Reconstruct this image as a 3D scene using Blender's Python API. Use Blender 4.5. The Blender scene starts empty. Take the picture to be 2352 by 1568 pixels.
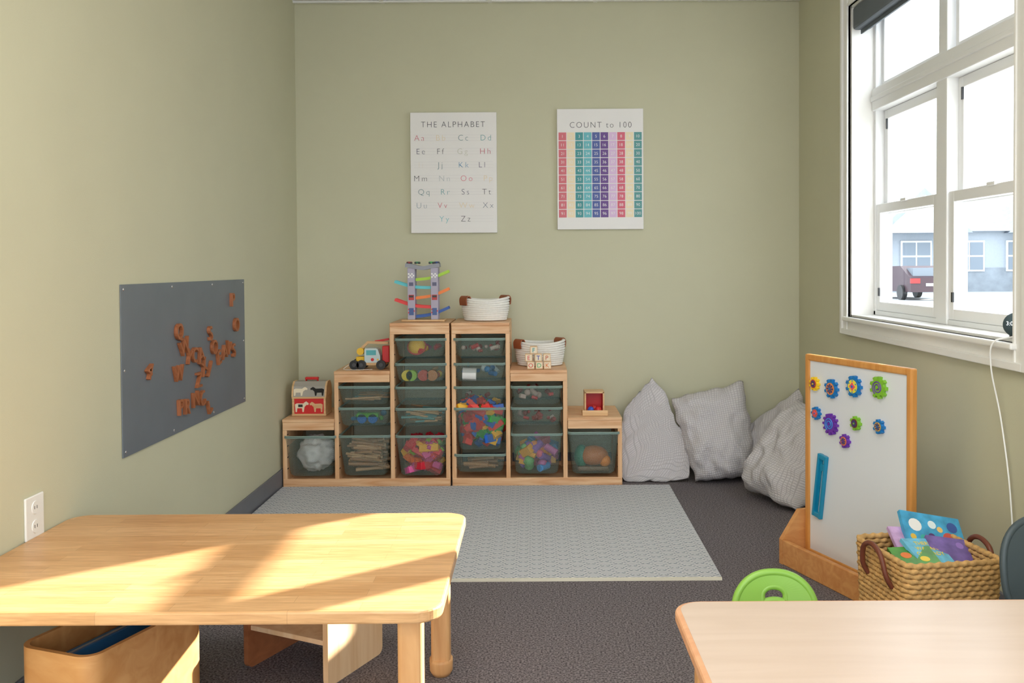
import bpy, bmesh, math, random
from mathutils import Vector, Matrix, noise
random.seed(7)
PI=math.pi
scene=bpy.context.scene
try:
    scene.view_settings.view_transform='Standard'
    scene.view_settings.look='None'
except Exception as e: print(e)

def lin(c):
    r=[]
    for v in c:
        v=v/255.0
        r.append(v/12.92 if v<=0.04045 else ((v+0.055)/1.055)**2.4)
    return (r[0],r[1],r[2],1.0)

# ---------------------------------------------------------------- materials
MATS={}
def base(name):
    m=bpy.data.materials.new(name); m.use_nodes=True
    return m,m.node_tree,m.node_tree.nodes['Principled BSDF']
def plain(name,c,rough=0.5,metal=0.0,alpha=1.0,var=0.04,vscale=12,bump=0.0,bscale=200,spec=0.5):
    if name in MATS: return MATS[name]
    m,nt,b=base(name)
    c=lin(c)
    tc=nt.nodes.new('ShaderNodeTexCoord')
    if var>0:
        n=nt.nodes.new('ShaderNodeTexNoise'); n.inputs['Scale'].default_value=vscale; n.inputs['Detail'].default_value=3
        nt.links.new(tc.outputs['Object'],n.inputs['Vector'])
        r=nt.nodes.new('ShaderNodeValToRGB')
        r.color_ramp.elements[0].position=0.3; r.color_ramp.elements[1].position=0.7
        r.color_ramp.elements[0].color=tuple(max(0,v*(1-var)) for v in c[:3])+(1,)
        r.color_ramp.elements[1].color=tuple(min(1,v*(1+var)) for v in c[:3])+(1,)
        nt.links.new(n.outputs['Fac'],r.inputs['Fac']); nt.links.new(r.outputs['Color'],b.inputs['Base Color'])
    else: b.inputs['Base Color'].default_value=c
    b.inputs['Roughness'].default_value=rough; b.inputs['Metallic'].default_value=metal
    b.inputs['Specular IOR Level'].default_value=spec
    b.inputs['Alpha'].default_value=alpha
    if bump>0:
        n2=nt.nodes.new('ShaderNodeTexNoise'); n2.inputs['Scale'].default_value=bscale
        nt.links.new(tc.outputs['Object'],n2.inputs['Vector'])
        bp=nt.nodes.new('ShaderNodeBump'); bp.inputs['Strength'].default_value=bump; bp.inputs['Distance'].default_value=0.002
        nt.links.new(n2.outputs['Fac'],bp.inputs['Height']); nt.links.new(bp.outputs['Normal'],b.inputs['Normal'])
    MATS[name]=m
    return m
def wood(name,c1,c2,axis='x',sc=9,rough=0.45):
    m,nt,b=base(name)
    tc=nt.nodes.new('ShaderNodeTexCoord'); mp=nt.nodes.new('ShaderNodeMapping')
    s={'x':(0.25,3,3),'y':(3,0.25,3),'z':(3,3,0.25)}[axis]
    mp.inputs['Scale'].default_value=s
    nt.links.new(tc.outputs['Object'],mp.inputs['Vector'])
    n=nt.nodes.new('ShaderNodeTexNoise'); n.inputs['Scale'].default_value=sc; n.inputs['Detail'].default_value=6; n.inputs['Distortion'].default_value=1.2
    nt.links.new(mp.outputs['Vector'],n.inputs['Vector'])
    r=nt.nodes.new('ShaderNodeValToRGB'); r.color_ramp.elements[0].position=0.35; r.color_ramp.elements[1].position=0.65
    r.color_ramp.elements[0].color=lin(c1); r.color_ramp.elements[1].color=lin(c2)
    nt.links.new(n.outputs['Fac'],r.inputs['Fac']); nt.links.new(r.outputs['Color'],b.inputs['Base Color'])
    b.inputs['Roughness'].default_value=rough
    return m
def butcher(name,c1,c2,rough=0.35):
    m,nt,b=base(name)
    tc=nt.nodes.new('ShaderNodeTexCoord')
    br=nt.nodes.new('ShaderNodeTexBrick'); br.inputs['Scale'].default_value=1
    br.inputs['Brick Width'].default_value=0.42; br.inputs['Row Height'].default_value=0.043
    br.inputs['Mortar Size'].default_value=0.0004; br.offset=0.37
    br.inputs['Color1'].default_value=lin(c1); br.inputs['Color2'].default_value=lin(c2); br.inputs['Mortar'].default_value=lin([v*0.86 for v in c1])
    nt.links.new(tc.outputs['Object'],br.inputs['Vector'])
    mp=nt.nodes.new('ShaderNodeMapping'); mp.inputs['Scale'].default_value=(1.2,14,14)
    nt.links.new(tc.outputs['Object'],mp.inputs['Vector'])
    n=nt.nodes.new('ShaderNodeTexNoise'); n.inputs['Scale'].default_value=9; n.inputs['Detail'].default_value=5; n.inputs['Distortion'].default_value=0.6
    nt.links.new(mp.outputs['Vector'],n.inputs['Vector'])
    r=nt.nodes.new('ShaderNodeValToRGB'); r.color_ramp.elements[0].color=(0.78,0.73,0.68,1); r.color_ramp.elements[1].color=(1.0,1.0,1.0,1)
    r.color_ramp.elements[0].position=0.3; r.color_ramp.elements[1].position=0.65
    nt.links.new(n.outputs['Fac'],r.inputs['Fac'])
    mx=nt.nodes.new('ShaderNodeMix'); mx.data_type='RGBA'; mx.blend_type='MULTIPLY'; mx.inputs['Factor'].default_value=1
    nt.links.new(br.outputs['Color'],mx.inputs['A']); nt.links.new(r.outputs['Color'],mx.inputs['B'])
    nt.links.new(mx.outputs['Result'],b.inputs['Base Color'])
    b.inputs['Roughness'].default_value=rough
    return m

# ---------------------------------------------------------------- mesh builder
def frame(o,x,y,z):
    m=Matrix.Identity(4)
    for i in range(3):
        m[i][0]=x[i]; m[i][1]=y[i]; m[i][2]=z[i]; m[i][3]=o[i]
    return m
TXT={}
def text_geo(s,ext=0.0,off=0.0,sp=1.0):
    k=(s,ext,off,sp)
    if k in TXT: return TXT[k]
    cu=bpy.data.curves.new('t','FONT'); cu.body=s; cu.size=1; cu.extrude=ext; cu.offset=off; cu.space_character=sp; cu.resolution_u=4
    ob=bpy.data.objects.new('t',cu); scene.collection.objects.link(ob)
    bpy.context.view_layer.update()
    dg=bpy.context.evaluated_depsgraph_get()
    me=bpy.data.meshes.new_from_object(ob.evaluated_get(dg))
    vs=[v.co.copy() for v in me.vertices]; fs=[tuple(p.vertices) for p in me.polygons]
    bpy.data.objects.remove(ob); bpy.data.meshes.remove(me)
    if vs:
        x0=min(v.x for v in vs); x1=max(v.x for v in vs)
        for v in vs: v.x-=(x0+x1)/2
        w=x1-x0
    else: w=0
    TXT[k]=(vs,fs,w); return TXT[k]
CAP=max(v.y for v in text_geo('H')[0])

def rrect(x0,x1,y0,y1,r,n=6):
    pts=[]
    for cx,cy,a0 in ((x1-r,y1-r,0),(x0+r,y1-r,90),(x0+r,y0+r,180),(x1-r,y0+r,270)):
        for i in range(n+1):
            a=math.radians(a0+90*i/n); pts.append((cx+r*math.cos(a),cy+r*math.sin(a)))
    return pts

class MB:
    def __init__(s,name): s.name=name; s.v=[]; s.f=[]; s.mi=[]; s.sm=[]; s.mats=[]
    def add(s,vs,fs,mat,smooth=False,M=None):
        if mat not in s.mats: s.mats.append(mat)
        k=s.mats.index(mat); b=len(s.v)
        for v in vs:
            v=Vector(v); s.v.append(M@v if M else v)
        for f in fs:
            s.f.append([b+i for i in f]); s.mi.append(k); s.sm.append(smooth)
    def box(s,x0,x1,y0,y1,z0,z1,mat,bev=0.0,M=None,seg=2):
        if bev>0:
            bm=bmesh.new(); bmesh.ops.create_cube(bm,size=1)
            for v in bm.verts: v.co=Vector(((x0+x1)/2+v.co.x*(x1-x0),(y0+y1)/2+v.co.y*(y1-y0),(z0+z1)/2+v.co.z*(z1-z0)))
            bmesh.ops.bevel(bm,geom=bm.edges[:],offset=min(bev,0.49*min(x1-x0,y1-y0,z1-z0)),segments=seg,affect='EDGES',profile=0.5)
            bm.verts.ensure_lookup_table()
            s.add([v.co.copy() for v in bm.verts],[[v.index for v in f.verts] for f in bm.faces],mat,False,M); bm.free()
        else:
            vs=[(x,y,z) for z in (z0,z1) for y in (y0,y1) for x in (x0,x1)]
            s.add(vs,[(0,2,3,1),(4,5,7,6),(0,1,5,4),(2,6,7,3),(0,4,6,2),(1,3,7,5)],mat,False,M)
    def prism(s,poly,z0,z1,mat,M=None,bev=0.0,smooth=False):
        n=len(poly)
        if bev<=0: rings=[(z0,0),(z1,0)]
        else: rings=[(z0,bev),(z0+bev*0.3,bev*0.3),(z0+bev,0),(z1-bev,0),(z1-bev*0.3,bev*0.3),(z1,bev)]
        cx=sum(p[0] for p in poly)/n; cy=sum(p[1] for p in poly)/n
        vs=[]
        ex=max(abs(q[0]-cx) for q in poly); ey=max(abs(q[1]-cy) for q in poly)
        for z,i in rings:
            for p in poly:
                dx=p[0]-cx; dy=p[1]-cy
                vs.append((cx+dx*(1-i/ex),cy+dy*(1-i/ey),z))
        fs=[]
        for r in range(len(rings)-1):
            for j in range(n):
                a=r*n+j; b=r*n+(j+1)%n; fs.append((a,b,b+n,a+n))
        s.add(vs,fs,mat,smooth,M)
        L=(len(rings)-1)*n
        s.add([vs[j] for j in range(n)],[list(range(n))[::-1]],mat,False,M)
        s.add([vs[L+j] for j in range(n)],[list(range(n))],mat,False,M)
    def tube(s,pts,r,mat,seg=8,closed=False,M=None,rf=None):
        pts=[Vector(p) for p in pts]; n=len(pts); vs=[]; fs=[]
        prev=None
        for i,p in enumerate(pts):
            if closed: t=(pts[(i+1)%n]-pts[i-1])
            else: t=pts[min(i+1,n-1)]-pts[max(i-1,0)]
            t.normalize()
            if prev is None:
                a=Vector((0,0,1)) if abs(t.z)<0.9 else Vector((1,0,0))
                u=t.cross(a).normalized()
            else:
                u=(prev-t*prev.dot(t)).normalized()
            prev=u; w=t.cross(u)
            for k in range(seg):
                a=2*PI*k/seg; rr=(rf(i,a) if rf else (r[i] if isinstance(r,(list,tuple)) else r))
                vs.append(p+(u*math.cos(a)+w*math.sin(a))*rr)
        m=n if closed else n-1
        for i in range(m):
            for k in range(seg):
                a=i*seg+k; b=i*seg+(k+1)%seg; c=((i+1)%n)*seg+(k+1)%seg; d=((i+1)%n)*seg+k
                fs.append((a,b,c,d))
        if not closed:
            fs.append(list(range(seg))[::-1]); fs.append([ (n-1)*seg+k for k in range(seg)])
        s.add(vs,fs,mat,True,M)
    def cyl(s,p0,p1,r0,mat,r1=None,seg=20,M=None):
        p0=Vector(p0);p1=Vector(p1); r1=r0 if r1 is None else r1
        t=(p1-p0).normalized(); a=Vector((0,0,1)) if abs(t.z)<0.9 else Vector((1,0,0))
        u=t.cross(a).normalized(); w=t.cross(u); vs=[]
        for p,r in ((p0,r0),(p1,r1)):
            for k in range(seg): vs.append(p+(u*math.cos(2*PI*k/seg)+w*math.sin(2*PI*k/seg))*r)
        s.add(vs,[(k,(k+1)%seg,seg+(k+1)%seg,seg+k) for k in range(seg)],mat,True,M)
        s.add(vs[:seg],[list(range(seg))[::-1]],mat,False,M); s.add(vs[seg:],[list(range(seg))],mat,False,M)
    def lathe(s,prof,mat,c=(0,0,0),sx=1,sy=1,seg=32,M=None):
        vs=[];fs=[]
        for r,z in prof:
            for k in range(seg):
                a=2*PI*k/seg; vs.append((c[0]+r*sx*math.cos(a),c[1]+r*sy*math.sin(a),c[2]+z))
        for i in range(len(prof)-1):
            for k in range(seg):
                a=i*seg+k;b=i*seg+(k+1)%seg; fs.append((a,b,b+seg,a+seg))
        s.add(vs,fs,mat,True,M)
    def sphere(s,c,r,mat,sc=(1,1,1),M=None,seg=24):
        prof=[(r*math.sin(PI*i/(seg//2)),-r*math.cos(PI*i/(seg//2))) for i in range(seg//2+1)]
        prof=[(max(a,1e-5),z*sc[2]) for a,z in prof]
        s.lathe(prof,mat,c,sc[0],sc[1],seg,M)
    def sweep(s,pts,side,w,th,mat,M=None):
        pts=[Vector(p) for p in pts]; side=Vector(side).normalized(); n=len(pts); vs=[];fs=[]
        for i,p in enumerate(pts):
            t=(pts[min(i+1,n-1)]-pts[max(i-1,0)]).normalized(); nn=side.cross(t).normalized()
            for a,b in ((-1,-1),(1,-1),(1,1),(-1,1)): vs.append(p+side*(a*w/2)+nn*(b*th/2))
        for i in range(n-1):
            for k in range(4):
                a=i*4+k;b=i*4+(k+1)%4; fs.append((a,b,b+4,a+4))
        fs.append((3,2,1,0)); fs.append([(n-1)*4+k for k in range(4)])
        s.add(vs,fs,mat,False,M)
    def text(s,t,M,cap,mat,ext=0.0,off=0.0,width=None,sp=1.0,left=False):
        vs,fs,w=text_geo(t,ext,off,sp)
        if not vs: return
        k=cap/CAP; kx=k
        if width: kx=width/w
        dx=w/2*kx if left else 0
        s.add([(v.x*kx+dx,v.y*k,v.z*k) for v in vs],fs,mat,False,M)
    def finish(s,doubles=False):
        me=bpy.data.meshes.new(s.name+'_mesh')
        xs=[v.x for v in s.v]; ys=[v.y for v in s.v]; zs=[v.z for v in s.v]
        o=Vector(((min(xs)+max(xs))/2,(min(ys)+max(ys))/2,min(zs)))
        me.from_pydata([v-o for v in s.v],[],s.f)
        for m in s.mats: me.materials.append(m)
        me.polygons.foreach_set('material_index',s.mi); me.polygons.foreach_set('use_smooth',s.sm)
        me.update()
        ob=bpy.data.objects.new(s.name,me); ob.location=o; scene.collection.objects.link(ob)
        return ob

def smooth_curve(pts,n=8):
    P=[Vector(p) for p in pts]; out=[]
    for i in range(len(P)-1):
        p0=P[max(i-1,0)];p1=P[i];p2=P[i+1];p3=P[min(i+2,len(P)-1)]
        for k in range(n):
            t=k/n
            out.append(0.5*((2*p1)+(-p0+p2)*t+(2*p0-5*p1+4*p2-p3)*t*t+(-p0+3*p1-3*p2+p3)*t**3))
    out.append(P[-1]); return out

# ---------------------------------------------------------------- constants
XL,XR,YB,ZC=-1.41,1.59,5.43,2.79
YF=-1.6
H=1.215

# ---------------------------------------------------------------- materials list
wallm=plain('wall_paint',(204,202,176),0.7,var=0.015,vscale=3,bump=0.15,bscale=260,spec=0.3)
white=plain('white_trim',(240,240,238),0.4,var=0.01)
ceilm=plain('ceiling_tile',(232,232,228),0.9,var=0.03,vscale=60)
basem=plain('baseboard_vinyl',(112,114,122),0.5,var=0.03)

def carpet():
    m,nt,b=base('carpet')
    tc=nt.nodes.new('ShaderNodeTexCoord')
    n=nt.nodes.new('ShaderNodeTexNoise'); n.inputs['Scale'].default_value=150; n.inputs['Detail'].default_value=4; n.inputs['Roughness'].default_value=0.75
    nt.links.new(tc.outputs['Object'],n.inputs['Vector'])
    r=nt.nodes.new('ShaderNodeValToRGB'); e=r.color_ramp.elements
    e[0].position=0.38; e[0].color=lin((62,58,62)); e[1].position=0.66; e[1].color=lin((158,150,154))
    nt.links.new(n.outputs['Fac'],r.inputs['Fac']); nt.links.new(r.outputs['Color'],b.inputs['Base Color'])
    bp=nt.nodes.new('ShaderNodeBump'); bp.inputs['Strength'].default_value=0.6; bp.inputs['Distance'].default_value=0.004
    nt.links.new(n.outputs['Fac'],bp.inputs['Height']); nt.links.new(bp.outputs['Normal'],b.inputs['Normal'])
    b.inputs['Roughness'].default_value=0.95; b.inputs['Specular IOR Level'].default_value=0.1
    return m
carpetm=carpet()

# ---------------------------------------------------------------- room shell
def simple_box(name,x0,x1,y0,y1,z0,z1,mat):
    b=MB(name); b.box(x0,x1,y0,y1,z0,z1,mat); return b.finish()
simple_box('floor',XL-0.2,XR+0.2,YF,YB+0.2,-0.12,0,carpetm)
simple_box('ceiling',XL-0.2,XR+0.2,YF,YB+0.2,ZC,ZC+0.15,ceilm)
simple_box('wall_left',XL-0.2,XL,YF,YB+0.2,0,ZC,wallm)
simple_box('wall_back',XL,XR,YB,YB+0.2,0,ZC,wallm)
WY0,WY1,WZ0,WZ1=2.973,4.547,0.955,2.50
b=MB('wall_right')
b.box(XR,XR+0.2,YF,WY0,0,ZC,wallm); b.box(XR,XR+0.2,WY1,YB+0.2,0,ZC,wallm)
b.box(XR,XR+0.2,WY0,WY1,0,WZ0,wallm); b.box(XR,XR+0.2,WY0,WY1,WZ1,ZC,wallm)
b.finish()
b=MB('ceiling_grid')
for x in (-0.885,-0.247,0.378,1.0): b.box(x-0.012,x+0.012,YF,YB,ZC-0.008,ZC-0.0005,white)
y=YB-0.03
while y>YF+0.1:
    b.box(XL,XR,y-0.012,y+0.012,ZC-0.010,ZC-0.0015,white); y-=0.61
b.finish()
for nm,a in (('baseboard_left',(XL,XL+0.012,YF,YB,0,0.1)),('baseboard_back',(XL+0.012,XR-0.012,YB-0.012,YB,0,0.1)),('baseboard_right',(XR-0.012,XR,YF,YB,0,0.1))):
    b=MB(nm); b.box(*a,basem,bev=0.004); b.finish()

# ---------------------------------------------------------------- window
def glass():
    m=bpy.data.materials.new('window_glass'); m.use_nodes=True; nt=m.node_tree; nt.nodes.clear()
    o=nt.nodes.new('ShaderNodeOutputMaterial'); t=nt.nodes.new('ShaderNodeBsdfTransparent'); g=nt.nodes.new('ShaderNodeBsdfGlossy')
    g.inputs['Roughness'].default_value=0.02; t.inputs['Color'].default_value=(0.97,0.985,0.98,1)
    mx=nt.nodes.new('ShaderNodeMixShader'); mx.inputs[0].default_value=0.05; nt.links.new(t.outputs[0],mx.inputs[1]); nt.links.new(g.outputs[0],mx.inputs[2])
    nt.links.new(mx.outputs[0],o.inputs[0]); return m
glassm=glass()
vinyl=plain('window_vinyl',(238,240,242),0.3,var=0.0)
b=MB('window_1')
cw=0.09
for t,dx,o0,o1 in ((0,0.016,0,cw),(1,0.026,cw-0.028,cw),(2,0.021,0.0,0.014)):
    b.box(XR-dx,XR,WY1+o0,WY1+o1,WZ0-cw,WZ1+cw,white,bev=0.003)
    b.box(XR-dx,XR,WY0-o1,WY0-o0,WZ0-cw,WZ1+cw,white,bev=0.003)
    b.box(XR-dx,XR,WY0-o0,WY1+o0,WZ0-o1,WZ0-o0,white,bev=0.003)
    b.box(XR-dx,XR,WY0-o0,WY1+o0,WZ1+o0,WZ1+o1,white,bev=0.003)
b.box(XR-0.038,XR+0.0,WY0-0.02,WY1+0.02,WZ0-0.022,WZ0,white,bev=0.006)
b.box(XR,XR+0.2,WY1-0.012,WY1,WZ0,WZ1,white); b.box(XR,XR+0.2,WY0,WY0+0.012,WZ0,WZ1,white)
b.box(XR,XR+0.2,WY0,WY1,WZ0-0.001,WZ0+0.01,white); b.box(XR,XR+0.2,WY0,WY1,WZ1-0.012,WZ1,white)
X0=1.70
ya,yb=WY0+0.012,WY1-0.012
b.box(X0,X0+0.085,ya,yb,WZ0+0.01,WZ0+0.032,vinyl,bev=0.003)
b.box(X0,X0+0.085,ya,ya+0.03,WZ0+0.01,WZ1-0.012,vinyl,bev=0.003)
b.box(X0,X0+0.085,yb-0.025,yb,WZ0+0.01,WZ1-0.012,vinyl,bev=0.003)
b.box(X0-0.012,X0+0.085,ya,yb,1.975,2.085,vinyl,bev=0.006)
b.box(X0-0.02,X0+0.085,ya,yb,2.02,2.045,vinyl,bev=0.006)
b.box(X0,X0+0.085,ya,yb,2.45,WZ1-0.012,vinyl,bev=0.003)
MY=3.775
b.box(X0-0.005,X0+0.085,MY-0.05,MY+0.05,WZ0+0.01,1.99,vinyl,bev=0.005)
b.box(X0,X0+0.085,MY-0.04,MY+0.04,2.07,2.46,vinyl,bev=0.005)
def sash(y0,y1,z0,z1,x,st=0.045,th=0.032):
    b.box(x,x+th,y0,y0+st,z0,z1,vinyl,bev=0.004); b.box(x,x+th,y1-st,y1,z0,z1,vinyl,bev=0.004)
    b.box(x,x+th,y0+st-0.003,y1-st+0.003,z0,z0+st,vinyl,bev=0.004); b.box(x,x+th,y0+st-0.003,y1-st+0.003,z1-st,z1,vinyl,bev=0.004)
    xm=x+th/2
    b.add([(xm,y0+st-0.004,z0+st-0.004),(xm,y1-st+0.004,z0+st-0.004),(xm,y1-st+0.004,z1-st+0.004),(xm,y0+st-0.004,z1-st+0.004)],[(0,1,2,3)],glassm)
blk=plain('black_plastic',(30,30,32),0.4,var=0.0)
for (y0,y1) in ((ya+0.03,MY-0.05),(MY+0.05,yb-0.025)):
    sash(y0,y1,0.987,1.512,X0+0.004)
    sash(y0,y1,1.462,1.975,X0+0.042)
    sash(y0,y1,2.085,2.45,X0+0.03,st=0.03)
    b.box(X0-0.006,X0+0.006,(y0+y1)/2-0.03,(y0+y1)/2+0.03,1.505,1.52,vinyl,bev=0.004)
    b.box(X0+0.036,X0+0.043,y1-0.045,y1-0.035,1.88,1.93,blk); b.box(X0-0.002,X0+0.005,y1-0.048,y1-0.035,1.06,1.10,blk)
b.finish()
blind=plain('blind_charcoal',(96,104,112),0.7,var=0.03)
b=MB('roller_blind')
b.box(XR+0.0,XR+0.085,WY0+0.02,WY1-0.02,2.375,2.487,blind,bev=0.012)
b.cyl((XR+0.04,WY1-0.021,2.43),(XR+0.04,WY1-0.0125,2.43),0.03,plain('blind_bracket',(120,125,130),0.4,var=0))
b.box(XR+0.038,XR+0.044,WY0+0.03,WY1-0.03,2.355,2.385,blind)
b.finish()

# ---------------------------------------------------------------- exterior
asphalt=plain('asphalt',(170,174,178),0.9,var=0.08,vscale=0.4)
b=MB('parking_lot_ground'); b.box(-60,120,-40,150,-0.45,-0.30,asphalt); b.finish()
sid=plain('siding_blue_gray',(166,174,182),0.8,var=0.03); roofm=plain('roof_shingle',(148,156,166),0.9,var=0.1,vscale=4); wtr=plain('exterior_white',(225,230,235),0.6,var=0)
wdk=plain('dark_window',(120,132,144),0.2,var=0)
b=MB('neighbor_building')
bx0,bx1,by0,by1=10,40,50,60
b.box(bx0,bx1,by0,by1,-0.3,3.1,sid)
b.box(bx0,bx1,by0-0.05,by0,-0.3,1.0,plain('stone_skirt',(140,148,156),0.9,var=0.15,vscale=2))
rp=[(by0-0.5,3.0),(by1+0.5,3.0),((by0+by1)/2,5.4)]
b.prism([(p[0],p[1]) for p in rp],bx0-0.5,bx1+0.5,roofm,M=frame((0,0,0),(0,1,0),(0,0,1),(1,0,0)))
for gx in (14,21.0,28.5,36):
    b.prism([(gx-2.6,2.9),(gx+2.6,2.9),(gx,5.3)],0,4.5,roofm,M=frame((0,by0+3.2,0),(1,0,0),(0,0,1),(0,-1,0)))
    b.prism([(gx-2.2,2.9),(gx+2.2,2.9),(gx,4.9)],0,0.1,wtr,M=frame((0,by0-1.3,0),(1,0,0),(0,0,1),(0,-1,0)))
    for px in (gx-2.1,gx+2.1): b.box(px-0.12,px+0.12,by0-1.3,by0-1.05,-0.3,2.95,wtr)
x=11.5
while x<39:
    b.box(x,x+1.7,by0-0.12,by0-0.02,0.8,2.5,wtr)
    for i in range(2):
        b.box(x+0.1+i*0.8,x+0.8+i*0.8,by0-0.16,by0-0.11,0.9,1.6,wdk); b.box(x+0.1+i*0.8,x+0.8+i*0.8,by0-0.16,by0-0.11,1.7,2.4,wdk)
    x+=2.9
b.finish()
def car(name,cx,cy,col):
    b=MB(name); pm=plain('car_paint_'+name,col,0.35,var=0); gl=plain('car_glass',(120,130,140),0.2,var=0); tl=plain('tail_light',(190,50,50),0.3,var=0)
    M=Matrix.Translation((cx,cy,-0.3))
    body=[(-2.2,0.35),(2.2,0.35),(2.25,0.8),(1.9,0.95),(1.1,1.0),(0.5,1.42),(-1.1,1.45),(-1.9,1.05),(-2.2,0.95)]
    b.prism(body,-0.88,0.88,pm,M=M@frame((0,0,0),(0,1,0),(0,0,1),(1,0,0)))
    b.box(-0.7,0.7,-2.0,-1.35,1.02,1.36,gl,M=M)
    b.box(-0.885,-0.5,-2.24,-2.15,0.72,0.92,tl,M=M); b.box(0.5,0.885,-2.24,-2.15,0.72,0.92,tl,M=M)
    b.box(-0.25,0.25,-2.23,-2.18,0.6,0.72,wtr,M=M)
    for sx in (-0.9,0.9):
        for sy in (-1.35,1.35): b.cyl((sx-0.1,sy,0.32),(sx+0.1,sy,0.32),0.32,blk,M=M)
    b.finish()
car('parked_car',16.6,40,(70,50,58))

# ---------------------------------------------------------------- storage shelves & bins
pine=wood('pine',(222,170,124),(238,196,154),'z',8); pineh=wood('pine_horizontal',(216,160,114),(240,200,158),'x',11)
dark=plain('dark_slot',(28,26,26),0.8,var=0)
SY0,SY1=5.0,5.425
def shelf(xs,tops):
    b=MB('storage_shelf'); t=0.012
    hs=[tops[0],max(tops[0],tops[1]),max(tops[1],tops[2]),tops[2]]
    for i,x in enumerate(xs):
        xa,xb=x-t,x+t
        if i==0: xa,xb=x,x+2*t
        if i==3: xa,xb=x-2*t,x
        b.box(xa,xb,SY0,SY0+0.05,0.001,hs[i]-0.001,pine,bev=0.003); b.box(xa,xb,SY1-0.05,SY1,0.001,hs[i]-0.001,pine,bev=0.003)
        b.box(xa+0.004,xb-0.004,SY0+0.05,SY1-0.05,0.03,hs[i]-0.02,pine)
        z=0.1
        while z<hs[i]-0.05:
            b.box(xa-0.001,xb+0.001,SY0+0.006,SY0+0.03,z,z+0.006,dark); z+=0.063
    for i in range(3):
        xa=xs[i]-(0 if i==0 else t); xb=xs[i+1]+(0 if i==2 else t)
        if i>0 and tops[i-1]>tops[i]: xa=xs[i]+t
        if i<2 and tops[i+1]>tops[i]: xb=xs[i+1]-t
        b.box(xa,xb,SY0-0.004,SY1,tops[i]-0.018,tops[i],pineh,bev=0.003)
        b.box(xa+0.002,xb-0.002,SY0-0.002,SY0+0.02,tops[i]-0.062,tops[i]-0.018,pineh,bev=0.002)
        b.box(xa+0.002,xb-0.002,SY1-0.02,SY1-0.002,tops[i]-0.062,tops[i]-0.018,pineh,bev=0.002)
    b.box(xs[0]+0.004,xs[3]-0.004,SY0-0.003,SY0+0.018,0,0.048,pineh,bev=0.002)
    b.box(xs[0]+0.02,xs[3]-0.02,SY1-0.018,SY1-0.001,0,0.05,pineh,bev=0.002)
    b.box(xs[0]+0.02,xs[3]-0.02,SY0+0.018,SY1-0.018,0.012,0.03,pineh)
    return b.finish()
LX=[-1.392,-1.092,-0.783,-0.465]; RX=[-0.455,-0.144,0.172,0.486]
TT,TM,TL=0.908,0.644,0.380
shelf(LX,[TL,TM,TT]); shelf(RX,[TT,TM,TL])

def binmat():
    m,nt,b=base('bin_mesh_plastic')
    b.inputs['Base Color'].default_value=lin((128,148,142)); b.inputs['Roughness'].default_value=0.4
    tc=nt.nodes.new('ShaderNodeTexCoord')
    ch=nt.nodes.new('ShaderNodeTexChecker'); ch.inputs['Scale'].default_value=230
    nt.links.new(tc.outputs['Object'],ch.inputs['Vector'])
    mp=nt.nodes.new('ShaderNodeMapRange'); mp.inputs['To Min'].default_value=0.20; mp.inputs['To Max'].default_value=0.42
    nt.links.new(ch.outputs['Fac'],mp.inputs['Value']); nt.links.new(mp.outputs['Result'],b.inputs['Alpha'])
    return m
binm=binmat(); binrim=plain('bin_rim_plastic',(134,156,150),0.35,var=0.0)
def rb(*c): return plain('toy_%d_%d_%d'%c,c,0.4,var=0)
PAL={'duplo':[(220,40,40),(30,100,200),(250,190,40),(60,170,70),(200,30,40),(240,60,50)],
'sticks':[(190,150,110),(170,130,95),(205,170,130)],
'redmix':[(215,40,60),(230,60,80),(250,190,60),(150,200,60),(220,90,160),(240,120,40),(215,40,60)],
'pastel':[(220,110,140),(150,110,190),(240,180,70),(120,190,120),(90,150,210),(235,150,90),(190,110,170)],
'misc':[(190,150,100),(200,90,70),(90,140,190),(220,200,90),(150,120,90)],
'red':[(190,40,50),(200,180,170),(150,50,50)],
'blue':[(40,130,200),(60,170,190),(30,110,180),(200,220,225)],
'wood':[(205,170,130),(190,150,110),(110,160,160)],
'green':[(80,160,90),(60,130,180),(90,170,70)]}
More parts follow.
